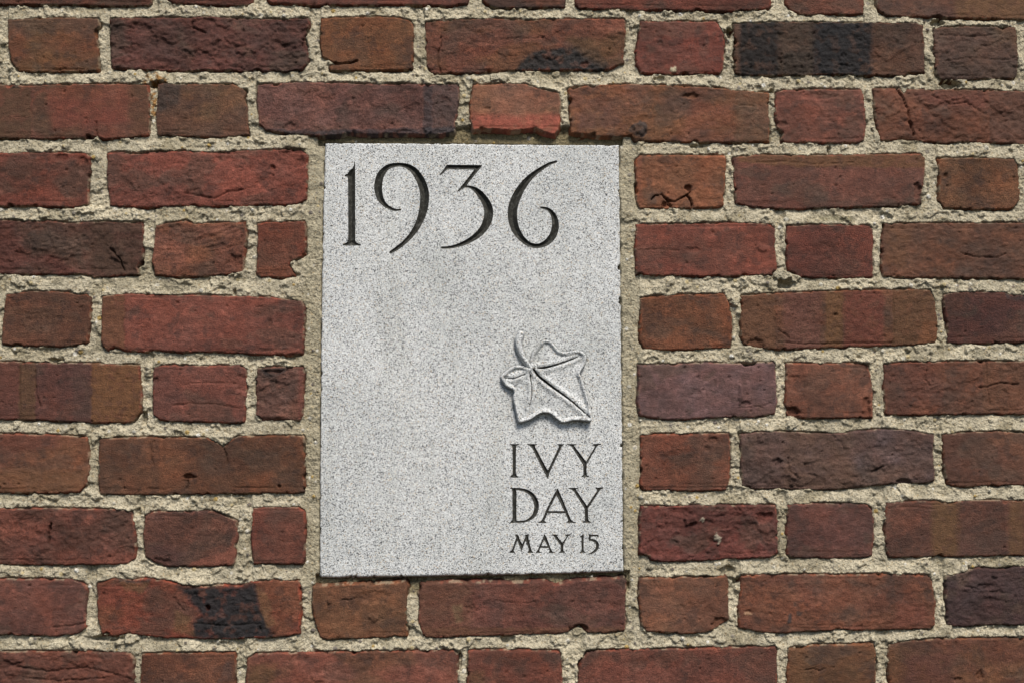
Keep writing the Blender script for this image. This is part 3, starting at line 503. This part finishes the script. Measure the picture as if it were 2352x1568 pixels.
# ------------------------------------------------------------------ bricks
def make_brick(key, P, pitch, spec, seed):
    rg = np.random.default_rng(seed)
    pad = .0026
    au = np.arange(P[:, 0].min() - pad, P[:, 0].max() + pad + pitch, pitch); av = np.arange(P[:, 1].min() - pad, P[:, 1].max() + pad + pitch, pitch)
    U, V = np.meshgrid(au, av); wu, wv = warp(U, V)
    sd = poly_sd(wu, wv, P); k = sd > -.0024
    keep = k[:-1, :-1] | k[1:, :-1] | k[:-1, 1:] | k[1:, 1:]
    q, used = grid_quads(keep); u = U.ravel()[used]; v = V.ravel()[used]; sd = sd.ravel()[used]
    sf = sd - chips(u, v, seed % 7)
    rough = ROUGH.get(key, rg.choice([.3, .5, .7, .9, 1.1])); o = seed * 3.1
    Rr = .0017
    H = -Rr * (1 - np.sqrt(np.clip(1 - np.clip(1 - sf / Rr, 0, 1) ** 2, 0, 1))) + np.where(sf < 0, sf * 4.5, 0)
    cu, cv = P[:, 0].mean(), P[:, 1].mean()
    H += rg.uniform(-.0006, .0008) + (u - cu) * rg.uniform(-.006, .006) + (v - cv) * rg.uniform(-.02, .02)
    H += .0009 * fbm(u, v, .05, 2, seed + 1) * rough
    m1 = fbm(u, v, .013, 4, seed + 2, .55, 1.3); H += .00042 * m1 * rough
    H += .00030 * fbm(u, v, .0048, 2, seed + 3, .6, 1.4) * rough
    H += .00022 * fbm(u, v, .0023, 1, seed + 4) * min(rough, 1.3)
    tn = fbm(u, v, .030, 4, seed + 5, .55, 1.4); thr = .22 if rough < 1.3 else .1
    H += .00055 * np.tanh((tn - thr) / .03) * rough * (.6 if rough > 1.15 else .15)                    # torn skins
    if rough > 1.25:
        t2 = np.abs(fbm(u, v, .016, 3, seed + 6, .55, 1.8)); H -= .0007 * (rough - 1) * np.exp(-(t2 / .06) ** 2) * sstep(.0, .3, fbm(u, v, .06, 2, seed + 7) + .12)
    if key == '4b': H += .00028 * np.sin((v - .35 * u + .003 * noise(u / .02, v / .02, 5)) / .0009) * sstep(.2, -.1, np.hypot((u - wall(500, 540)[0]) / .03, (v - wall(500, 545)[1]) / .016) - .9)
    lo_v = np.interp(u, [P[:, 0].min(), P[:, 0].max()], [np.quantile(P[:, 1], .12)] * 2)
    for q_ in range(int(rg.integers(1, 4))):                          # drag lines of the mould near the arrises
        at = rg.uniform(.0015, .0065); yy = (v - lo_v - at) if rg.random() < .7 else (np.quantile(P[:, 1], .88) - at - v)
        yy = yy + .0008 * noise(u / .03, v * 0, seed + 60 + q_) + .0003 * noise(u / .006, v * 0, seed + 70 + q_)
        H -= (.0007 * np.exp(-(yy / .00055) ** 2) + .0003 * sstep(.0004, -.0004, yy)) * sstep(-.05, .25, noise(u / .045, v * 0, seed + 80 + q_))
    # sparse pores
    po = noise(u / .0045, v / .0045, seed + 8); H -= .0016 * sstep(.62, .80, po) * (noise(u / .03, v / .03, seed + 9) > .0)
    (main, sec) = spec; main = srgb(main); sec = srgb(sec)
    w = sstep(-.35, .35, fbm(u, v, .045, 3, seed + 10, .55, 1.7))[:, None]
    col = main * (1 - w) + sec * w
    col = col * (1 + .15 * fbm(u, v, .012, 3, seed + 11, .6, 1.8)[:, None])
    wx = u + .010 * noise(u / .03, v / .03, seed + 24); wy = v + .006 * noise(u / .03, v / .03, seed + 25)
    film = (rg.uniform(.25, .6) * sstep(.02, .45, fbm(wx, wy, .040, 4, seed + 26, .55, 1.5)))[:, None]; col = col * (1 - film) + srgb((80, 64, 56)) * film      # grey-brown weather film
    flush = (rg.uniform(.15, .6) * sstep(.10, .50, fbm(wx, wy, .034, 4, seed + 27, .5, 1.5)))[:, None]; col = col * (1 - flush) + np.clip(main * np.array([1.32, 1.16, 1.02]), 0, 1) * flush
    worn = (.5 * sstep(.15, .55, fbm(u, v, .0075, 3, seed + 28, .6)))[:, None]; col = col * (1 + worn * .55)
    col = col * (1 + .28 * fbm(u, v, .075, 2, seed + 22)[:, None]) * (1 + .10 * fbm(u, v, .0035, 2, seed + 23)[:, None])
    hue = .10 * fbm(u, v, .022, 3, seed + 12)[:, None]; col = col * (1 + hue * np.array([1.0, -.2, -.8]))
    dk = (.4 * sstep(.36, .62, fbm(u, v, .018, 4, seed + 13, .6)))[:, None]; col = col * (1 - dk) + srgb((58, 46, 44)) * dk
    for bk, pl, soft, cc, st in SCORCH:
        if bk != key: continue
        d = poly_sd(u + .0016 * fbm(u, v, .011, 3, seed + 14), v + .0016 * fbm(u, v, .011, 3, seed + 15), wpoly(pl)); s_ = soft * S
        mk = sstep(-s_ * .6, s_ * .6, d) * st
        mk = mk * (1 - .35 * sstep(.1, .5, fbm(u, v, .010, 3, seed + 16)))
        cc_ = srgb(cc) * (1 + .22 * fbm(u, v, .006, 2, seed + 17))[:, None]; col = col * (1 - mk[:, None]) + cc_ * mk[:, None]
        if max(cc) < 70: H += .0010 * fbm(u, v, .006, 3, seed + 18, .6) * mk                            # bubbled vitrified skin
        if len(pl) == 4 and pl[0][1] == -400: H += -.0004 * mk - .0009 * np.exp(-(d / .0007) ** 2) * sstep(-.1, .3, noise(u / .02, v / .012, seed + 21)) * (soft < 6)
    for bk, pl, wd, dp in CRACK:
        if bk != key: continue
        d = line_d(u + .0009 * noise(u / .005, v / .005, 77), v + .0009 * noise(u / .005, v / .005, 78), wpoly(pl)); H -= dp * .001 * (1 - sstep(wd * S * .35, wd * S * .95, d / (1 + .55 * noise(u / .008, v / .008, 79))))
    for i, (bk, x, y, rx, ry, dp) in enumerate(PIT):
        if bk != key: continue
        cx, cy = wall(x, y); d = np.hypot((u - cx) / (rx * S), (v - cy) / (ry * S)) + .35 * fbm(u, v, .005, 2, 500 + i)
        mk = 1 - sstep(.6, 1.05, d); H -= dp * .001 * mk
        if dp > 2: col = col * (1 - .45 * mk[:, None]) + np.clip(main * np.array([1.25, 1.1, 1.0]), 0, 1) * (.45 * mk[:, None])
    if key == '8d': # two pale crusts of mortar
        for x, y, r in ((1648, 1236, 10), (1614, 1193, 6)):
            cx, cy = wall(x, y); d = np.hypot(u - cx, v - cy) / (r * S) + .7 * fbm(u, v, .003, 2, 88); mk = (1 - sstep(.6, 1.0, d)); H += .0012 * mk; col = col * (1 - mk[:, None]) + srgb((172, 164, 150)) * mk[:, None]
    if key == '1e':
        cx, cy = wall(1547, 161); mk = 1 - sstep(.7, 1.1, np.hypot(u - cx, v - cy) / (8 * S) + .4 * fbm(u, v, .003, 2, 89)); H += .0016 * mk; col = col * (1 - mk[:, None]) + mc * ILL * mk[:, None]
    if key == '9f':
        cx, cy = wall(1718, 1408); mk = 1 - sstep(.7, 1.0, np.hypot((u - cx) / (10 * S), (v - cy) / (5 * S)) + .3 * fbm(u, v, .004, 2, 90)); H += .0018 * mk; col = col * (1 - mk[:, None]) + srgb((158, 122, 96)) * mk[:, None]
    # freshly broken, brighter arrises and mortar dust on them
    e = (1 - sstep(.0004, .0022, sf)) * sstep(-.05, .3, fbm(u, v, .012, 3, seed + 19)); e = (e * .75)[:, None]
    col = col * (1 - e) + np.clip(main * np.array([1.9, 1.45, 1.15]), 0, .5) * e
    e2 = ((1 - sstep(.0, .0014, sd)) * sstep(.15, .35, fbm(u, v, .010, 3, seed + 20)) * .55)[:, None]; col = col * (1 - e2) + srgb((170, 158, 136)) * e2
    lum = (col @ np.array([.3, .55, .15]))[:, None]; col = (col * .83 + lum * np.array([1.2, .95, .80]) * .17) * np.array([.93, .90, .82])
    Vb = np.stack([u, -H, v], 1)
    bx, bq = box_vq(P[:, 0].min() + .004, P[:, 0].max() - .004, P[:, 1].min() + .004, P[:, 1].max() - .004, .010, .0955)
    col = np.clip(np.vstack([col / ILL, np.tile(main / ILL, (8, 1))]), .004, .6)
    return build("brick", np.vstack([Vb, bx]), np.vstack([q, bq + len(Vb)]), M_BRICK, wall_root, col, origin=(cu, 0, cv))
for i, (k, P) in enumerate(W.items()): make_brick(k, P, .00105, C[k], 100 + i * 37)
pal = list(C.values())
for i, (k, P) in enumerate(EXTRA.items()): make_brick(k, P, .0030, pal[(i * 13) % len(pal)], 5000 + i * 31)

# ------------------------------------------------------------------ the date stone
FACE = -.0035                                                       # the stone sits a little behind the brick face
def G1(pts): return wpoly([(735 + x * .25, 326.67 + y * .25) for x, y in pts])
def G2(pts): return wpoly([(1143.33 + x * .18748, 996.33 + y * .18748) for x, y in pts])
def GS(pts, f):
    k = .25 if f is G1 else .18748
    c = catmull(pts, 5); w_ = f(c[:, :2]); return np.column_stack([w_, c[:, 2] * k * S])
GL = []      # (name, label, polygons, strokes)
GL.append(("numeral", [G1([(318,168),(321,200),(322,330),(322,890),(328,915),(350,927),(372,932),(374,946),(206,946),(208,930),(235,922),(250,910),(257,890),(256,330),(248,313),(226,312),(224,296),(252,282),(270,255),(296,235),(309,205),(314,180)])], []))
GL.append(("numeral", [], [GS([(735,616,9),(690,618,11),(640,600,15),(595,570,20),(560,525,28),(540,470,34),(533,410,37),(540,345,36),(560,290,33),(595,245,27),(640,215,22),(700,203,19),(760,205,20),(820,225,26),(870,265,32),(915,330,38),(945,400,41),(960,470,42),(958,550,41),(945,630,38),(920,710,33),(880,790,27),(825,865,22),(765,925,19),(700,975,17),(648,1008,13)], G1)]))
GL.append(("numeral", [G1([(1165,202),(1492,205),(1475,232),(1355,380),(1350,400),(1330,415),(1265,452),(1262,443),(1300,400),(1418,248),(1190,246),(1160,250),(1125,285),(1108,298),(1100,290),(1130,255)])], [GS([(1325,405,9),(1370,405,12),(1420,425,20),(1465,465,30),(1505,515,36),(1535,570,40),(1550,620,42),(1548,680,42),(1530,740,39),(1495,800,34),(1440,855,29),(1380,895,24),(1310,930,19),(1240,952,15),(1180,963,12),(1120,965,11)], G1)]))
GL.append(("numeral", [], [GS([(2172,172,11),(2110,195,14),(2040,235,18),(1970,285,23),(1910,340,29),(1860,405,35),(1820,470,40),(1790,540,43),(1772,610,44),(1770,680,44),(1782,750,41),(1808,815,36),(1850,875,29),(1900,920,24),(1955,945,22),(2010,948,22),(2060,932,26),(2105,900,31),(2140,855,33),(2160,800,34),(2165,745,32),(2155,690,27),(2130,640,20),(2090,608,14),(2035,595,10)], G1)]))
GL.append(("letter", [G2([(150,118),(265,118),(258,128),(235,138),(226,160),(224,480),(232,500),(255,518),(258,530),(148,530),(150,518),(175,502),(184,480),(182,160),(172,138),(152,130)])], []))
GL.append(("letter", [G2([(358,118),(486,118),(484,128),(460,136),(458,150),(622,455),(634,490),(615,548),(600,515),(570,460),(425,170),(395,138),(360,128)]), G2([(730,118),(820,118),(818,127),(800,134),(785,155),(640,465),(618,545),(600,500),(604,470),(748,160),(752,145),(745,132),(730,127)])], []))
GL.append(("letter", [G2([(848,118),(972,118),(970,128),(940,135),(945,150),(1085,330),(1098,350),(1090,395),(1050,395),(1045,365),(915,160),(890,138),(850,128)]), G2([(1172,118),(1272,112),(1268,128),(1235,134),(1215,155),(1100,355),(1088,378),(1062,372),(1075,350),(1190,160),(1192,145),(1175,134)]), G2([(1050,370),(1092,365),(1092,480),(1100,502),(1125,515),(1128,525),(1026,525),(1028,515),(1050,500),(1052,480)])], []))
GL.append(("letter", [G2([(148,655),(230,658),(232,1050),(225,1085),(150,1087),(152,1075),(178,1060),(182,1040),(180,690),(170,668),(150,665)])], [GS([(200,668,12),(260,672,15),(330,685,18),(390,715,22),(440,765,26),(470,830,30),(478,890,29),(465,950,25),(435,1005,20),(385,1045,15),(340,1065,13),(280,1072,13),(210,1072,13)], G2)]))
GL.append(("letter", [G2([(735,652),(745,700),(640,900),(580,1045),(575,1062),(600,1075),(598,1087),(495,1087),(497,1077),(530,1065),(550,1040),(600,920),(700,720),(720,690)]), G2([(735,652),(760,710),(800,800),(880,1000),(905,1055),(935,1072),(962,1077),(960,1087),(845,1087),(848,1075),(865,1060),(858,1030),(800,900),(715,730),(722,690)]), G2([(600,940),(818,940),(825,968),(595,968)])], []))
GL.append(("letter", [G2([(868,655),(992,655),(990,666),(965,672),(970,690),(1100,880),(1112,895),(1108,930),(1070,930),(1065,905),(935,700),(905,675),(870,665)]), G2([(1200,655),(1300,648),(1295,665),(1265,675),(1245,700),(1115,900),(1100,915),(1078,905),(1088,890),(1220,695),(1222,680),(1202,668)]), G2([(1068,900),(1110,895),(1112,1035),(1122,1060),(1148,1075),(1150,1084),(1040,1084),(1042,1075),(1068,1060),(1072,1035)])], []))
GL.append(("letter", [G2([(215,1228),(245,1226),(255,1262),(207,1400),(197,1428),(212,1445),(210,1455),(142,1455),(145,1445),(170,1425),(180,1405),(230,1262),(215,1242)]), G2([(235,1228),(260,1245),(272,1290),(308,1360),(302,1400),(292,1436),(280,1400),(228,1265)]), G2([(336,1228),(390,1228),(388,1240),(368,1248),(357,1265),(312,1385),(292,1436),(284,1390),(340,1258),(336,1240)]), G2([(345,1235),(375,1245),(385,1300),(410,1400),(420,1430),(440,1445),(438,1455),(365,1455),(368,1445),(382,1428),(378,1400),(343,1290)])], []))
GL.append(("letter", [G2([(575,1216),(587,1255),(522,1400),(512,1430),(532,1447),(530,1455),(465,1455),(468,1445),(488,1430),(498,1405),(558,1265)]), G2([(575,1216),(597,1255),(652,1400),(670,1435),(698,1447),(697,1455),(622,1455),(625,1445),(640,1430),(632,1405),(560,1270)]), G2([(510,1369),(632,1371),(634,1394),(508,1394)])], []))
GL.append(("letter", [G2([(662,1228),(748,1228),(746,1240),(728,1245),(735,1258),(800,1340),(810,1352),(806,1380),(775,1380),(770,1355),(698,1262),(685,1245),(664,1238)]), G2([(828,1228),(900,1225),(897,1238),(872,1245),(858,1262),(808,1348),(795,1362),(780,1350),(843,1262),(846,1248),(830,1240)]), G2([(774,1350),(808,1350),(808,1420),(813,1436),(830,1446),(829,1454),(750,1454),(752,1446),(771,1434),(775,1418)])], []))
GL.append(("numeral", [G2([(1050,1212),(1057,1230),(1057,1418),(1061,1436),(1083,1445),(1082,1453),(1004,1453),(1006,1444),(1025,1434),(1029,1418),(1029,1268),(1012,1262),(1010,1248),(1035,1240)])], []))
GL.append(("numeral", [G2([(1119,1227),(1232,1227),(1238,1245),(1235,1264),(1224,1252),(1145,1252),(1143,1302),(1119,1306)])], [GS([(1130,1296,11),(1170,1298,14),(1205,1318,18),(1225,1350,19),(1222,1390,17),(1200,1425,14),(1165,1450,10),(1115,1470,6)], G2)]))

def GF(pts): return wpoly([(1127.0 + x * .16667, 735 + y * .16667) for x, y in pts])
def GFS(pts):
    c = catmull(pts, 5); return np.column_stack([GF(c[:, :2]), c[:, 2] * .16667 * S])
OUT = catmull([(552,640),(545,570),(560,520),(580,450),(640,370),(715,290),(760,278),(830,295),(880,350),(930,410),(985,440),(1060,440),(1180,415),(1250,430),(1300,470),(1315,530),(1300,600),(1280,640),(1225,730),(1250,800),(1300,950),(1340,1100),(1375,1250),(1385,1380),(1300,1385),(1200,1375),(1100,1385),(1000,1410),(920,1370),(840,1300),(760,1270),(690,1280),(620,1320),(540,1370),(460,1395),(390,1405),(370,1350),(345,1230),(315,1100),(310,1040),(325,1000),(310,960),(240,920),(180,870),(150,800),(150,760),(230,690),(310,640),(390,625),(470,640),(530,665)], 4)
LEAF = GF(OUT)
stemS = GFS([(415,195,46),(388,262,50),(385,330,47),(402,410,42),(436,490,38),(484,570,34),(545,645,28)])
stone = bpy.data.objects.new("date_stone", None); COL.objects.link(stone); stone.location = (float(PLQ[:, 0].mean()), 0, float(PLQ[:, 1].min()))
stone["label"] = "pale speckled granite slab carved 1936 IVY DAY MAY 15 with a raised leaf"; stone["category"] = "plaque"
pad = .0016
ax_u = np.arange(PLQ[:, 0].min() - pad, PLQ[:, 0].max() + pad + .0006, .00062)
def vrange(y0, y1): return wall(1176, y1)[1], wall(1176, y0)[1]
segs = []; vlo = PLQ[:, 1].min() - pad; vhi = PLQ[:, 1].max() + pad
d0, d1 = vrange(362, 584); l0, l1 = vrange(1012, 1276)
ax_v = np.concatenate([np.arange(vlo, l0, .0012), np.arange(l0, l1, .00055), np.arange(l1, d0, .0012), np.arange(d0, d1, .00058), np.arange(d1, vhi + .0006, .0010)])
PU, PV = np.meshgrid(ax_u, ax_v)
sd = np.full(PU.shape, -1.0); gid = np.full(PU.shape, -1)
for gi, (nm, polys, strokes) in enumerate(GL):
    pts = np.concatenate([p for p in polys] + [np.concatenate([s[:, :2] + s[:, 2:3], s[:, :2] - s[:, 2:3]]) for s in strokes])
    i0, i1 = np.searchsorted(ax_u, [pts[:, 0].min() - .003, pts[:, 0].max() + .003]); j0, j1 = np.searchsorted(ax_v, [pts[:, 1].min() - .003, pts[:, 1].max() + .003])
    s2 = (slice(j0, j1), slice(i0, i1)); d = np.full(PU[s2].shape, -1.0)
    for p in polys: d = np.maximum(d, poly_sd(PU[s2], PV[s2], p))
    for s in strokes: d = np.maximum(d, stroke_sd(PU[s2], PV[s2], s))
    better = d > sd[s2]; sd[s2] = np.where(better, d, sd[s2]); gid[s2] = np.where(better, gi, gid[s2])
gv, gu = np.gradient(np.where(sd < -.5, -.5, sd), ax_v, ax_u); gn = np.hypot(gu, gv) + 1e-9
near = (np.abs(sd) < .00030) & (gn > .5) & (gn < 1.6)
PU2 = np.where(near, PU - sd * gu / gn ** 2, PU); PV2 = np.where(near, PV - sd * gv / gn ** 2, PV)
sdn = np.where(near, 0, sd)
carve = np.clip(sdn * 1.05, 0, .0046)
ed = -.0022 * np.clip(fbm(PU, PV, .012, 3, 48) - .55, 0, 1) / .4 + poly_sd(PU + .0005 * noise(PU / .007, PV / .007, 41) + .0003 * noise(PU / .002, PV / .002, 43), PV + .0005 * noise(PU / .007, PV / .007, 42) + .0003 * noise(PU / .002, PV / .002, 44), PLQ)
er = .0012 + .0016 * np.clip(noise(PU / .012, PV / .012, 45), 0, 1)
rel = -er * (1 - np.sqrt(np.clip(1 - np.clip(1 - ed / er, 0, 1) ** 2, 0, 1))) + np.where(ed < 0, ed * 7, 0)
rel = rel + .00012 * noise(PU / .004, PV / .004, 46) * (sdn < -.0004) + .00025 * noise(PU / .06, PV / .06, 47)
Hs = FACE + rel - carve
def around_leaf(U, V):
    d = np.full(U.shape, .05); i0, i1 = np.searchsorted(ax_u, [LEAF[:, 0].min() - .02, LEAF[:, 0].max() + .02]); j0, j1 = np.searchsorted(ax_v, [LEAF[:, 1].min() - .02, LEAF[:, 1].max() + .03])
    w_ = (slice(j0, j1), slice(i0, i1)); d[w_] = np.minimum(np.abs(poly_sd(U[w_], V[w_], LEAF)), np.abs(stroke_sd(U[w_], V[w_], stemS))); return d
ald = around_leaf(PU, PV)
Hs = Hs - .0016 * np.exp(-(ald / .0011) ** 2) - .0005 * np.exp(-(ald / .006) ** 2)               # the ground is cut back round the leaf
ok = ed > -.0012
okc = ok[:-1, :-1] | ok[1:, :-1] | ok[:-1, 1:] | ok[1:, 1:]
corner = np.stack([sdn[:-1, :-1], sdn[:-1, 1:], sdn[1:, 1:], sdn[1:, :-1]]); cg = np.stack([gid[:-1, :-1], gid[:-1, 1:], gid[1:, 1:], gid[1:, :-1]])
incised = corner.max(0) > 1e-6; which = np.take_along_axis(cg, corner.argmax(0)[None], 0)[0]
VV = np.stack([PU2.ravel(), -Hs.ravel(), PV2.ravel()], 1)
q, used = grid_quads(okc & ~incised)
bx, bq = box_vq(PLQ[:, 0].min() + .004, PLQ[:, 0].max() - .005, PLQ[:, 1].min() + .006, PLQ[:, 1].max() - .004, .012, .0952)
slab_v = VV[used]
build("slab", np.vstack([slab_v, bx]), np.vstack([q, bq + len(slab_v)]), M_GRANITE, stone, origin=(stone.location.x, 0, stone.location.z))
for gi, (nm, _, _) in enumerate(GL):
    q, used = grid_quads(okc & incised & (which == gi)); vv = VV[used]
    build(nm, vv, q, M_INLAY, stone, origin=(vv[:, 0].mean(), 0, vv[:, 2].mean()), smooth=False)

# ------------------------------------------------------------------ the raised ivy leaf
VEIN = [GFS([(590,675,9),(600,690,12),(660,770,14),(780,870,14),(900,960,12),(1000,1030,11),(1100,1105,10),(1200,1190,8),(1300,1280,5),(1370,1345,3)]),
        GFS([(645,657,9),(740,655,12),(850,630,11),(960,595,10),(1060,560,9),(1140,530,6),(1220,495,3)]),
        GFS([(545,750,8),(555,840,6),(565,930,5),(565,1030,5),(548,1130,4),(525,1200,2)]),
        GFS([(480,737,4),(400,772,5),(310,800,6),(220,797,5),(165,788,3)])]
VD = [.0038, .0036, .0028, .0028]
pz = .0005
au = np.arange(LEAF[:, 0].min() - .003, LEAF[:, 0].max() + .003, pz); av = np.arange(LEAF[:, 1].min() - .003, LEAF[:, 1].max() + .003, pz)
U, V = np.meshgrid(au, av)
ld = poly_sd(U + .0003 * noise(U / .003, V / .003, 51), V + .0003 * noise(U / .003, V / .003, 52), LEAF)
TH = .0060
inn = np.clip(ld, 0, 1)
top = TH - .0024 * sstep(.0013, .0046, inn) + .0013 * sstep(.006, .020, inn)                            # dished behind a raised rim
for d_, vs in zip(VD, VEIN):
    sv = stroke_sd(U, V, vs)
    top = top + .0013 * np.exp(-((sv + .0022) / .0024) ** 2) * (1 if d_ > .003 else .8) - d_ * sstep(-.0002, .0012, sv)
top = top + .0007 * fbm(U, V, .022, 2, 53) + .0002 * fbm(U, V, .005, 2, 54)
# lobes droop towards the tip and lift at the upper right
cu, cv = GF([(700, 900)])[0]
top = top + .0011 * np.clip((V - cv) / .04, -1, 1) * -.4 + .0007 * np.clip((U - cu) / .04, -1, 1)
rr = .0007
top = top - rr * (1 - np.sqrt(np.clip(1 - np.clip(1 - ld / rr, 0, 1) ** 2, 0, 1)))
Hl = FACE + np.where(ld >= 0, top, np.maximum(TH + ld * 9 - rr, -.002))
k = (ld > -.0012); keep = k[:-1, :-1] | k[1:, :-1] | k[:-1, 1:] | k[1:, 1:]
svall = np.max([stroke_sd(U, V, s) for s in VEIN], 0)
vcell = np.maximum.reduce([svall[:-1, :-1], svall[1:, :-1], svall[:-1, 1:], svall[1:, 1:]]) > .0002
vid = np.argmax([stroke_sd(U, V, s) for s in VEIN], 0)[:-1, :-1]
LV = np.stack([U.ravel(), -Hl.ravel(), V.ravel()], 1)
lo = (float(LEAF[:, 0].mean()), 0.0, float(LEAF[:, 1].mean()))
q, used = grid_quads(keep & ~vcell)
leaf = build("ivy_leaf", LV[used], q, M_GRANITE, stone, origin=lo)
leaf["label"] = "ivy leaf carved in raised relief with cut veins and a curved stem"
def sub(name, verts, q, mat, parent, world_parent):
    o = build(name, verts, q, mat, None, origin=(verts[:, 0].mean(), 0, verts[:, 2].mean()))
    o.parent = parent; o.location = o.location - Vector(world_parent); return o
m_dark = M_INLAY
for i in range(len(VEIN)):
    q, used = grid_quads(keep & vcell & (vid == i)); sub("vein", LV[used], q, M_INLAY, leaf, lo)
au = np.arange(stemS[:, 0].min() - .012, stemS[:, 0].max() + .012, pz); av = np.arange(stemS[:, 1].min() - .012, stemS[:, 1].max() + .012, pz)
U, V = np.meshgrid(au, av); ss = stroke_sd(U, V, stemS)
r_ = .0034
Hh = FACE + np.where(ss > 0, .0034 + r_ * np.sqrt(np.clip(1 - np.clip(1 - ss / r_, 0, 1) ** 2, 0, 1)), np.maximum(.0034 + ss * 9, -.002)) + .0003 * noise(U / .004, V / .004, 57)
cut = sstep(0, .002, poly_sd(U, V, GF([(395,160),(460,200),(450,235),(405,245)]))); Hh = Hh - .0012 * cut
k = ss > -.0008; q, used = grid_quads(k[:-1, :-1] | k[1:, :-1] | k[:-1, 1:] | k[1:, 1:])
sv_ = np.stack([U.ravel(), -Hh.ravel(), V.ravel()], 1)[used]
sub("stem", sv_, q, M_GRANITE, leaf, lo)
tot = sum(len(o.data.polygons) for o in COL.objects if o.type == 'MESH'); print("quads", tot, "bricks", len(W), len(EXTRA))
